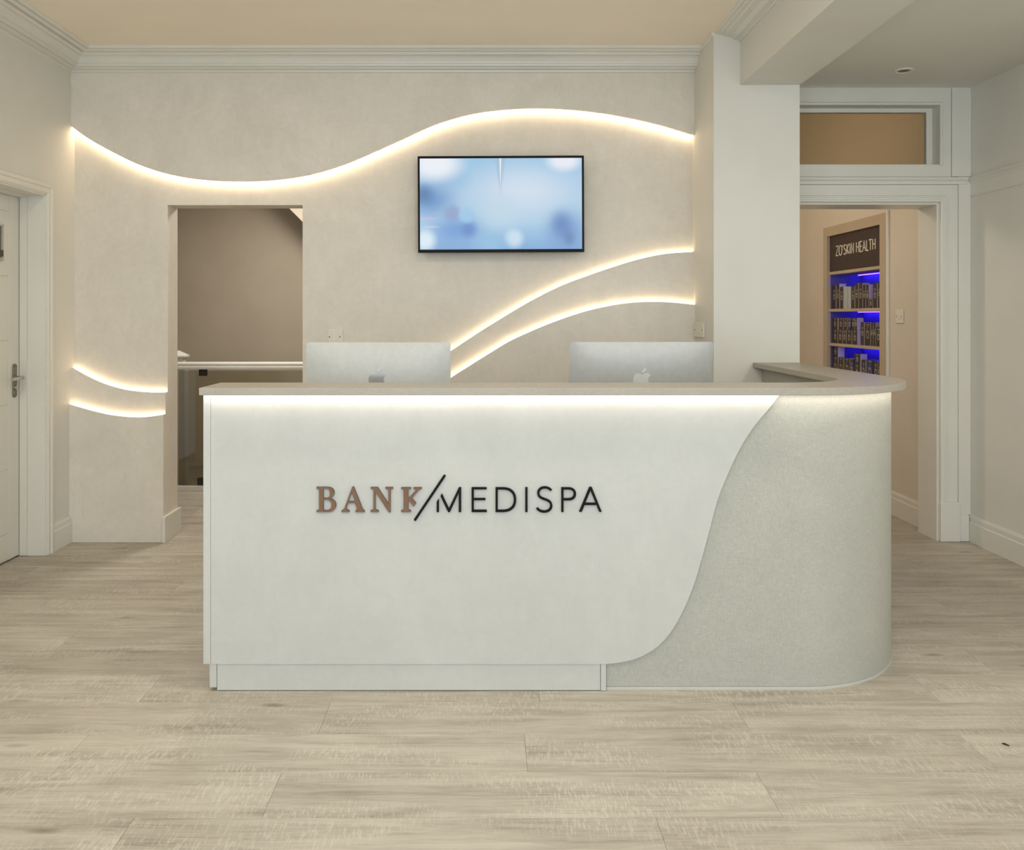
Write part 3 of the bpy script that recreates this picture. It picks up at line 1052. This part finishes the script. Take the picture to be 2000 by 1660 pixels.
def letter(loops, fn, m, name='letter'):
    o = prism(name, [[fn(p) for p in lp] for lp in loops], 'XZ', LY0, LY1, m, sign, smooth=True)
    if m == 'bronze':
        o.data.materials.append(M['bronze_edge'])
        for pl in o.data.polygons:
            pl.material_index = 0 if abs(pl.normal.y) > 0.7 else 1
    return o


letter([bez([(127, 335), (262, 335), (325, 335, 358, 362, 358, 408), (358, 446, 335, 474, 303, 486), (352, 496, 381, 528, 381, 570), (381, 632, 336, 662, 262, 662), (127, 662), (127, 641),
             (160, 632), (160, 366), (127, 357)]),
        bez([(216, 358), (248, 358), (286, 358, 303, 378, 303, 416), (303, 458, 284, 481, 246, 481), (216, 481)]),
        bez([(216, 502), (250, 502), (298, 502, 322, 524, 322, 570), (322, 616, 298, 638, 254, 638), (216, 638)])], A_, 'bronze')
letter([[(592, 332), (610, 332), (728, 628), (750, 640), (750, 662), (632, 662), (632, 640), (658, 630), (628, 545), (538, 545), (513, 612), (516, 628), (552, 640), (552, 662), (452, 662), (452, 640), (484, 622)],
        [(585, 402), (629, 522), (543, 522)]], A_, 'bronze')
letter([[(830, 337), (922, 337), (1060, 552), (1060, 370), (1022, 360), (1022, 337), (1120, 337), (1120, 360), (1088, 372), (1088, 665), (1066, 665), (892, 396), (892, 628), (932, 640), (932, 662),
         (830, 662), (830, 640), (866, 628), (866, 368), (830, 358)]], A_, 'bronze')
letter([[(1226, 340), (1353, 340), (1353, 362), (1320, 372), (1320, 480), (1332, 474), (1422, 374), (1388, 362), (1388, 340), (1493, 340), (1493, 362), (1458, 374), (1367, 482), (1421, 546), (1388, 592),
         (1326, 508), (1320, 508), (1320, 630), (1353, 640), (1353, 662), (1226, 662), (1226, 640), (1258, 630), (1258, 372), (1226, 362)]], A_, 'bronze')
# slash with rounded ends
p0, p1 = Vector((1788, 192)), Vector((1408, 760))
d = (p1 - p0).normalized()
nn = Vector((-d.y, d.x))
sl = []
for k in range(9):
    a = math.pi * k / 8
    sl.append(tuple(p0 + nn * 15 * math.cos(a) - d * 15 * math.sin(a)))
for k in range(9):
    a = math.pi * k / 8
    sl.append(tuple(p1 - nn * 15 * math.cos(a) + d * 15 * math.sin(a)))
letter([sl], A_, 'black', 'slash')
letter([[(863, 259), (877, 240), (877, 325), (863, 325)]], B_, 'black', 'letter_stem')
letter([[(896, 207), (887, 223), (936, 325), (947, 325), (1004, 201), (1004, 325), (1019, 325), (1019, 167), (1005, 167), (941, 302)]], B_, 'black')
letter([[(1086, 167), (1182, 167), (1182, 180), (1100, 180), (1100, 236), (1174, 236), (1174, 249), (1100, 249), (1100, 311), (1183, 311), (1183, 325), (1086, 325)]], B_, 'black')
letter([bez([(1239, 167), (1287, 167), (1340, 167, 1371, 196, 1371, 246), (1371, 296, 1340, 325, 1287, 325), (1239, 325)]),
        bez([(1253, 181), (1285, 181), (1330, 181, 1356, 205, 1356, 246), (1356, 287, 1330, 311, 1285, 311), (1253, 311)])], B_, 'black')
letter([[(1429, 167), (1443, 167), (1443, 325), (1429, 325)]], B_, 'black')
letter([stroke(bez([(1594, 187), (1584, 172, 1568, 168, 1553, 168), (1530, 168, 1512, 182, 1512, 204), (1512, 228, 1532, 236, 1553, 243), (1575, 250, 1595, 260, 1595, 284), (1595, 307, 1576, 322, 1551, 322), (1530, 322, 1514, 315, 1504, 299)]), 14)], B_, 'black')
letter([bez([(1659, 167), (1702, 167), (1735, 167, 1753, 182, 1753, 208), (1753, 236, 1735, 251, 1702, 251), (1673, 251), (1673, 325), (1659, 325)]),
        bez([(1673, 181), (1700, 181), (1726, 181, 1738, 190, 1738, 208), (1738, 228, 1726, 237, 1700, 237), (1673, 237)])], B_, 'black')
letter([[(1838, 165), (1853, 165), (1917, 323), (1901, 323), (1884, 280), (1807, 280), (1789, 323), (1773, 323)], [(1845, 186), (1878, 266), (1812, 266)]], B_, 'black')

# ================================================================== THINGS ON THE WALL
# television
tvY = 5.205
q00, q10, q11, q01 = at(815.5, 305, tvY), at(1140.5, 303.5, tvY), at(1142, 492, tvY), at(817.5, 493.5, tvY)
x0, x1 = (q00.x + q01.x) / 2, (q10.x + q11.x) / 2
z1, z0 = (q00.z + q10.z) / 2, (q11.z + q01.z) / 2
tv = thing('television', 'wall-mounted flat television showing a blurred blue picture', 'television', ((x0 + x1) / 2, tvY, z0))
bw = 0.0125
prism('bezel', [[(x0, z0), (x1, z0), (x1, z1), (x0, z1)], [(x0 + bw, z0 + 0.019), (x0 + bw, z1 - 0.014), (x1 - bw, z1 - 0.014), (x1 - bw, z0 + 0.019)]], 'XZ', tvY, tvY + 0.020, 'tvblack', tv, 0.0015)
box('back_cover', x0 + 0.01, x1 - 0.01, tvY + 0.020, tvY + 0.062, z0 + 0.01, z1 - 0.01, 'tvblack', tv)
box('wall_bracket', (x0 + x1) / 2 - 0.2, (x0 + x1) / 2 + 0.2, tvY + 0.062, YW, (z0 + z1) / 2 - 0.15, (z0 + z1) / 2 + 0.15, 'black', tv)
sx0, sx1, sz0, sz1 = x0 + bw, x1 - bw, z0 + 0.019, z1 - 0.014
tv.rotation_euler.y = math.radians(-0.26)
pic = screen_picture('tv_picture', sx0, sx1, sz0, sz1, 1.0)
box('screen', sx0 - 0.002, sx1 + 0.002, tvY + 0.006, tvY + 0.012, sz0 - 0.002, sz1 + 0.002, pic, tv)

# wall plates
so1 = thing('wall_socket', 'small white socket plate above the left computer', 'socket', tuple(at(656, 668, YW)))
qa, qb = at(641, 643.5, YW), at(671, 671, YW)
box('plate', qa.x, qb.x, YW - 0.011, YW - 0.0005, qb.z, qa.z, 'plastic', so1, 0.003)
box('insert', qa.x + 0.028, qb.x - 0.028, YW - 0.013, YW - 0.010, qb.z + 0.018, qa.z - 0.040, 'plastic', so1, 0.001)
for xx in (644.3, 664.5):
    c = at(xx, 657.8, YW)
    tube('screw', [(c.x, YW - 0.0105, c.z), (c.x, YW - 0.0125, c.z)], 0.0042, 'screw', so1, 8)
so2 = thing('wall_socket', 'white surface socket box on the side of the pier', 'socket', (PX0, 5.10, 1.26))
zz1, zz0 = at(1370, 630, 5.05).z, at(1370, 659, 5.05).z
box('plate', PX0 - 0.012, PX0 - 0.0005, 5.00, 5.222, zz0, zz1, 'plastic', so2, 0.003)
box('insert', PX0 - 0.0145, PX0 - 0.011, 5.06, 5.16, zz0 + 0.030, zz1 - 0.030, 'plastic', so2, 0.001)
for yy in (5.03, 5.195):
    tube('screw', [(PX0 - 0.0115, yy, (zz0 + zz1) / 2), (PX0 - 0.0135, yy, (zz0 + zz1) / 2)], 0.0042, 'screw', so2, 8)
sw = thing('light_switch', 'white light switch on the peach wall beside the display cabinet', 'switch', (SX, 5.88, 1.40))
box('plate', SX - 0.011, SX - 0.0005, 5.828, 5.932, 1.353, 1.447, 'plastic', sw, 0.003)
box('rocker', SX - 0.016, SX - 0.010, 5.868, 5.892, 1.384, 1.416, 'plastic', sw, 0.002)
for yy in (5.843, 5.917):
    tube('screw', [(SX - 0.0105, yy, 1.40), (SX - 0.0125, yy, 1.40)], 0.004, 'screw', sw, 8)

# ================================================================== COMPUTERS (seen from behind)


def computer(name, label, pxl, pxr, pytop, Y, tilt, logo='logo'):
    wdt = (pxr - pxl) * Y / F
    cx_ = ((pxl + pxr) / 2 - CX) * Y / F
    ztop = H - (pytop - CY) * Y / F
    hgt = wdt * 0.70
    root = thing(name, label, 'computer', (cx_, Y, WZ), 'computers on the reception desk')
    # display shell: thin rim, back swelling towards the middle
    seg = 8
    r = 0.014
    rim = []
    for (sx, sz, a0) in ((1, 1, 0), (-1, 1, 90), (-1, -1, 180), (1, -1, 270)):
        for k in range(seg + 1):
            a = math.radians(a0 + 90 * k / seg)
            rim.append((sx * (wdt / 2 - r) + r * math.cos(a), sz * (hgt / 2 - r) + r * math.sin(a)))
    # add points along straight sides
    full_r = []
    for i in range(len(rim)):
        a, b_ = Vector(rim[i]), Vector(rim[(i + 1) % len(rim)])
        full_r.append(tuple(a))
        if (b_ - a).length > 0.1:
            for k in range(1, 12):
                full_r.append(tuple(a.lerp(b_, k / 12)))
    n = len(full_r)
    levels = [(1.0, 0), (1.0, 1)] + [(s, 2) for s in (0.985, 0.96, 0.92, 0.86, 0.79, 0.71, 0.6, 0.48, 0.36, 0.24, 0.12, 0.02)]
    V, Fc = [], []
    ct_, st_ = math.cos(tilt), math.sin(tilt)
    cz = ztop - hgt / 2 * ct_

    def place(u, w, v):     # u across, v up, w depth; tilted about the display's centre line
        return Vector((cx_ + u, Y + w * ct_ - (v - hgt / 2) * st_, cz + v * ct_ + w * st_))
    def surf(u, v):
        a_, b_ = min(1.0, abs(u) / (wdt / 2)), min(1.0, abs(v) / (hgt / 2))
        return -0.004 - 0.042 * (1 - a_ ** 3.2) * (1 - b_ ** 3.2)
    for s, lv in levels:
        for u, v in full_r:
            V.append(place(u * s, 0.0 if lv == 0 else (-0.004 if lv == 1 else surf(u * s, v * s)), v * s))
    for k in range(len(levels) - 1):
        for i in range(n):
            j = (i + 1) % n
            Fc.append((k * n + i, k * n + j, (k + 1) * n + j, (k + 1) * n + i))
    Fc.append(tuple(range((len(levels) - 1) * n, len(levels) * n)))
    Fc.append(tuple(reversed(range(n))))
    me = mesh('display_shell', V, Fc)
    o = link('display_shell', me, 'alu', root)
    smooth_by_angle(me, 40)
    # glass on the user's side
    g_ = [place(u * 0.99, 0.0008, v * 0.985) for u, v in full_r] + [place(u * 0.99, 0.002, v * 0.985) for u, v in full_r]
    link('display_glass', mesh('display_glass', g_, [tuple(range(n)), tuple(reversed(range(n, 2 * n)))] + [(i, (i + 1) % n, n + (i + 1) % n, n + i) for i in range(n)]), 'scrblack', root)
    # emblem on the back
    body = bez([(0, 0.36), (0.10, 0.36, 0.18, 0.44, 0.30, 0.44), (0.40, 0.44, 0.47, 0.39, 0.50, 0.30), (0.38, 0.24, 0.36, 0.14, 0.36, 0.06), (0.36, -0.06, 0.42, -0.14, 0.52, -0.19),
                (0.46, -0.36, 0.36, -0.55, 0.22, -0.55), (0.14, -0.55, 0.10, -0.51, 0, -0.51), (-0.10, -0.51, -0.14, -0.55, -0.22, -0.55), (-0.36, -0.55, -0.50, -0.26, -0.50, 0.04),
                (-0.50, 0.30, -0.36, 0.44, -0.22, 0.44), (-0.14, 0.44, -0.08, 0.36, 0, 0.36)][:11], 6)[:-1]
    leaf = bez([(0.0, 0.47), (0.0, 0.62, 0.10, 0.74, 0.24, 0.77), (0.26, 0.62, 0.14, 0.49, 0.0, 0.47)], 6)[:-1]
    k = 0.0775
    vc = hgt / 2 - (741.0 - pytop) * Y / F

    for nm, lp in (('emblem', body), ('emblem_leaf', leaf)):
        prism(nm, [lp], lambda a, b_, w: place(a * k, surf(a * k, vc + b_ * k) + w, vc + b_ * k), -0.0016, 0.012, logo, root)
    # L-shaped stand
    yb = Y - 0.055
    V2 = []
    ys_ = place(0, -0.040, 0).y
    prof = [(ys_, cz + 0.02), (ys_ - 0.006, cz + 0.02), (Y - 0.070, WZ + 0.012), (Y - 0.066, WZ + 0.0005), (Y + 0.150, WZ + 0.0005), (Y + 0.150, WZ + 0.007), (Y - 0.055, WZ + 0.010)]
    prism('stand', [[(a, b_) for a, b_ in prof]], 'YZ', cx_ - 0.095, cx_ + 0.095, 'alu', root, 0.002)
    return root


computer('desktop_computer', 'silver all-in-one computer seen from behind at left of counter', 598, 880, 668.5, 3.80, math.radians(2))
computer('desktop_computer', 'tilted silver all-in-one computer seen from behind nearer the pier', 1113, 1394, 667.5, 3.82, math.radians(16), 'logoshine')

# ================================================================== DISPLAY CABINET IN THE SIDE ROOM
cab = thing('display_cabinet', 'beige built-in display cabinet with dark header and blue-lit shelves', 'cabinet', (SX, 6.62, 0))
CXF = SX - 0.014                 # face of the frame, proud of the wall
fz1, fz0 = NZ1 - 0.002, 0.0
cy0, cy1 = NY0 + 0.004, NY1 - 0.004
stl = 0.105
box('stile', CXF, SX + 0.02, cy0, cy0 + stl, 0.09, fz1, 'cab', cab, 0.002)
box('stile', CXF, SX + 0.02, cy1 - 0.075, cy1, 0.09, fz1, 'cab', cab, 0.002)
iy0, iy1 = cy0 + stl, cy1 - 0.075
zs = [0.60, 0.905, 1.178, 1.463, 1.772]       # shelf top faces
box('top_rail', CXF, SX + 0.02, iy0, iy1, 2.070, fz1, 'cab', cab, 0.002)
box('base_rail', CXF, SX + 0.02, iy0, iy1, 0.09, 0.30, 'cab', cab, 0.002)
box('plinth', CXF + 0.01, SX + 0.02, cy0, cy1, 0, 0.088, 'cab', cab)
box('edge_trim', CXF - 0.004, SX - 0.0005, NY0 - 0.022, NY0 + 0.003, 0, fz1 + 0.012, 'gloss', cab, 0.003)
bx = SX + 0.285
box('back_panel', bx, bx + 0.012, cy0 + 0.01, cy1 - 0.01, 0.09, fz1, 'cabbluelit', cab)
box('side_panel', SX + 0.02, bx, iy1, iy1 + 0.016, 0.09, fz1, 'cabbluelit', cab)
box('side_panel', SX + 0.02, bx, iy0 - 0.016, iy0, 0.09, fz1, 'cabbluelit', cab)
box('top_panel', SX + 0.02, bx, iy0, iy1, fz1 - 0.016, fz1, 'cab', cab)
for z in zs:
    box('shelf', SX + 0.002, bx - 0.001, iy0 + 0.001, iy1 - 0.001, z - 0.024, z, 'cab', cab, 0.001)
for z in (0.905, 1.178, 1.463, 1.772):
    box('led_bar', SX + 0.235, SX + 0.250, iy0 + 0.03, iy1 - 0.03, z - 0.030, z - 0.0245, 'ledblue', cab)
hdr = box('header_panel', SX + 0.012, SX + 0.022, iy0 + 0.001, iy1 - 0.001, 1.7725, 2.070, 'signdark', cab)
# header lettering
SPX = SX + 0.012


def cabpt(px, py, X):
    Y = X * F / (px - CX)
    return (Y, H - (py - CY) * Y / F)


ya = cabpt(1633, 490, SPX)[0]
yb = cabpt(1711, 490, SPX)[0]
zbase, ztopl = cabpt(1672, 493, SPX)[1], cabpt(1672, 473.5, SPX)[1]
wl_ = 0.16
G = {
    'Z': ([[(0.05, 1), (0.60, 1), (0.05, 0), (0.62, 0)]], 0.66),
    'O': ([bez([(0.40, 1.0), (0.12, 1.0, 0.05, 0.75, 0.05, 0.5), (0.05, 0.25, 0.12, 0, 0.40, 0), (0.68, 0, 0.75, 0.25, 0.75, 0.5), (0.75, 0.75, 0.68, 1.0, 0.41, 1.0)], 6)], 0.80),
    "'": ([[(0.08, 1.0), (0.05, 0.80)]], 0.16),
    'S': ([bez([(0.50, 0.90), (0.42, 1.02, 0.08, 1.04, 0.08, 0.76), (0.08, 0.50, 0.54, 0.56, 0.54, 0.27), (0.54, -0.06, 0.14, -0.04, 0.04, 0.10)], 7)], 0.60),
    'K': ([[(0.08, 1), (0.08, 0)], [(0.54, 1), (0.12, 0.52)], [(0.12, 0.52), (0.58, 0)]], 0.62),
    'I': ([[(0.08, 1), (0.08, 0)]], 0.18),
    'N': ([[(0.08, 0), (0.08, 1), (0.60, 0), (0.60, 1)]], 0.70),
    'H': ([[(0.08, 1), (0.08, 0)], [(0.08, 0.52), (0.60, 0.52)], [(0.60, 1), (0.60, 0)]], 0.70),
    'E': ([[(0.48, 1), (0.08, 1), (0.08, 0), (0.50, 0)], [(0.08, 0.52), (0.44, 0.52)]], 0.54),
    'A': ([[(0.02, 0), (0.32, 1), (0.62, 0)], [(0.12, 0.32), (0.52, 0.32)]], 0.66),
    'L': ([[(0.08, 1), (0.08, 0), (0.48, 0)]], 0.50),
    'T': ([[(0.02, 1), (0.56, 1)], [(0.29, 1), (0.29, 0)]], 0.58),
    ' ': ([], 0.26),
}
txt = "ZO'SKIN HEALTH"
total = sum(G[c][1] + 0.10 for c in txt) - 0.10
ku = (ya - yb) / total
kz = ztopl - zbase
u = 0.0
for c in txt:
    lines, adv = G[c]
    V, Fc = [], []
    for ln in lines:
        pts = [((u + px_) * ku, py_ * kz) for px_, py_ in ln]
        ol = stroke(pts, 0.0085)
        tris = tessellate_polygon([[Vector((a, b_, 0)) for a, b_ in ol]])
        k = len(V)
        n = len(ol)
        V += [(SPX - 0.004, ya - a, zbase + b_) for a, b_ in ol] + [(SPX - 0.0002, ya - a, zbase + b_) for a, b_ in ol]
        Fc += [tuple(k + i for i in t) for t in tris]
        Fc += [(k + i, k + (i + 1) % n, k + n + (i + 1) % n, k + n + i) for i in range(n)]
    if V:
        me = bpy.data.meshes.new('header_letter')
        me.from_pydata(V, [], Fc)
        o = link('header_letter', me, 'cream', hdr)
        o.location = (0, 0, 0)
    u += adv + 0.10

# ---- product boxes
XF = SX + 0.030                  # front faces of the boxes
ORD = ['first', 'second', 'third', 'fourth', 'fifth', 'sixth', 'seventh', 'eighth', 'ninth', 'tenth', 'eleventh', 'twelfth', 'thirteenth', 'fourteenth']
emb = None


def product(px0, px1, z0_, pytop, label, group, mat='box', h=None, depth=0.055, xf=XF):
    yA, yB = xf * F / (px1 - CX), xf * F / (px0 - CX)      # near, far
    yB = yA + max(0.02, (yB - yA) - 0.004)
    yc = (yA + yB) / 2
    top = z0_ + h if h else H - (pytop - CY) * yc / F
    root = thing('product_box', label, 'box', (xf + depth / 2, yc, z0_), group)
    V, Fc = box_vf(xf, xf + depth, yA, yB, z0_ + 0.0003, top)
    me = bpy.data.meshes.new('carton')
    me.from_pydata(V, [], Fc)
    o = link('carton', me, [mat, 'boxedge' if mat == 'box' else mat], root)
    for p_ in me.polygons:
        p_.material_index = 0 if abs(p_.normal.x) > 0.5 or p_.normal.z > 0.5 else 1
    # script mark: a Z running into an O
    w_, hh = (yB - yA), top - z0_
    s = min(w_ * 0.62, hh * 0.36)
    lines = [[(-0.35, 1.0), (0.35, 1.05), (-0.40, 0.10), (0.10, 0.20)],
             bez([(0.1, 0.2), (0.5, 0.25, 0.5, -0.75, 0.0, -0.75), (-0.45, -0.75, -0.45, 0.1, 0.05, 0.05)], 5)]
    V, Fc = [], []
    for ln in lines:
        ol = stroke([(a * s, b_ * s) for a, b_ in ln], 0.0045)
        tris = tessellate_polygon([[Vector((a, b_, 0)) for a, b_ in ol]])
        k = len(V)
        V += [(xf - 0.0006, yc - a, z0_ + hh * 0.56 + b_) for a, b_ in ol]
        Fc += [tuple(k + i for i in t) for t in tris]
    me = bpy.data.meshes.new('mark')
    me.from_pydata(V, [], Fc)
    link('mark', me, 'ink', root)
    return top


def zx(x):
    return 1590 + x * 0.1928


def zy(y):
    return 420 + y * 0.1928


top_row = [(185, 220, 712, 'box'), (224, 256, 697, 'box'), (261, 294, 728, 'box'), (300, 339, 725, 'boxsilver'), (341, 372, 725, 'boxsilver'), (376, 410, 720, 'box'), (415, 448, 690, 'box'),
           (452, 490, 690, 'box'), (493, 520, 703, 'box'), (523, 553, 703, 'box'), (556, 592, 848, 'box'), (596, 636, 690, 'box'), (644, 674, 672, 'box')]
notes = {0: 'leftmost', len(top_row) - 1: 'rightmost'}
for i, (a, b_, t, m_) in enumerate(top_row):
    kind = 'silver' if m_ == 'boxsilver' else 'dark'
    extra = 'short dark' if t > 800 else kind
    product(zx(a), zx(b_), zs[3], zy(t), f'{extra} skincare carton, {ORD[i]} from left on the upper shelf', 'cartons on the upper shelf', m_)
low = [(186, 238, 1185), (240, 287, 1185), (290, 324, 1188), (327, 381, 1192), (384, 438, 1192)]
tops = []
for i, (a, b_, t) in enumerate(low):
    tops.append(product(zx(a), zx(b_), zs[2], zy(t), f'squat dark carton, {ORD[i]} from left in bottom row of the middle shelf', 'cartons on the middle shelf', 'box', 0.112))
up = [(187, 238, 'box'), (247, 295, 'box'), (297, 338, 'box'), (342, 376, 'boxblue'), (379, 409, 'box'), (411, 436, 'box')]
zt = max(tops)
for i, (a, b_, m_) in enumerate(up):
    cl = 'navy' if m_ == 'boxblue' else 'dark'
    product(zx(a), zx(b_), zt + 0.0005, 0, f'squat {cl} carton, {ORD[i]} from left in upper row of the middle shelf', 'cartons on the middle shelf', m_, 0.098, 0.05)
tall = [(471, 506, 1085, 'box'), (511, 570, 1088, 'box'), (574, 597, 1088, 'box'), (599, 622, 1088, 'box'), (626, 674, 1133, 'box')]
for i, (a, b_, t, m_) in enumerate(tall):
    product(zx(a), zx(b_), zs[2], zy(t), f'tall dark carton, {ORD[i]} from left of the tall ones on the middle shelf', 'cartons on the middle shelf', m_)
lowest = [(188, 241, 1435), (245, 298, 1443), (302, 363, 1448), (366, 399, 1460), (402, 466, 1515), (480, 521, 1467), (530, 596, 1466), (600, 643, 1475), (647, 674, 1480)]
z3 = zs[1]
for i, (a, b_, t) in enumerate(lowest):
    tp = product(zx(a), zx(b_), z3, zy(t), f'dark carton, {ORD[i]} from left on the lower shelf above the counter', 'cartons on the lower shelf', 'boxblue' if i in (3, 6) else 'box')
    if i == 0:
        product(zx(190), zx(241), tp + 0.0005, 0, 'tall dark carton stacked at far left of the lower shelf', 'cartons on the lower shelf', 'box', 0.082)
    if i == 4:
        product(zx(405), zx(468), tp + 0.0005, 0, 'dark carton stacked on another in the middle of the lower shelf', 'cartons on the lower shelf', 'box', 0.085)

# a dark fleck lying on the planks
q = at(1963, 1455, 2310 / (1455 - CY))
tw = tube('dry_twig', [(q.x - 0.007, q.y + 0.006, 0.003), (q.x, q.y, 0.0035), (q.x + 0.008, q.y - 0.010, 0.003)], [0.0012, 0.003, 0.0014], 'dark')
tag(tw, 'tiny dark twig lying on the floor at far right', 'debris')
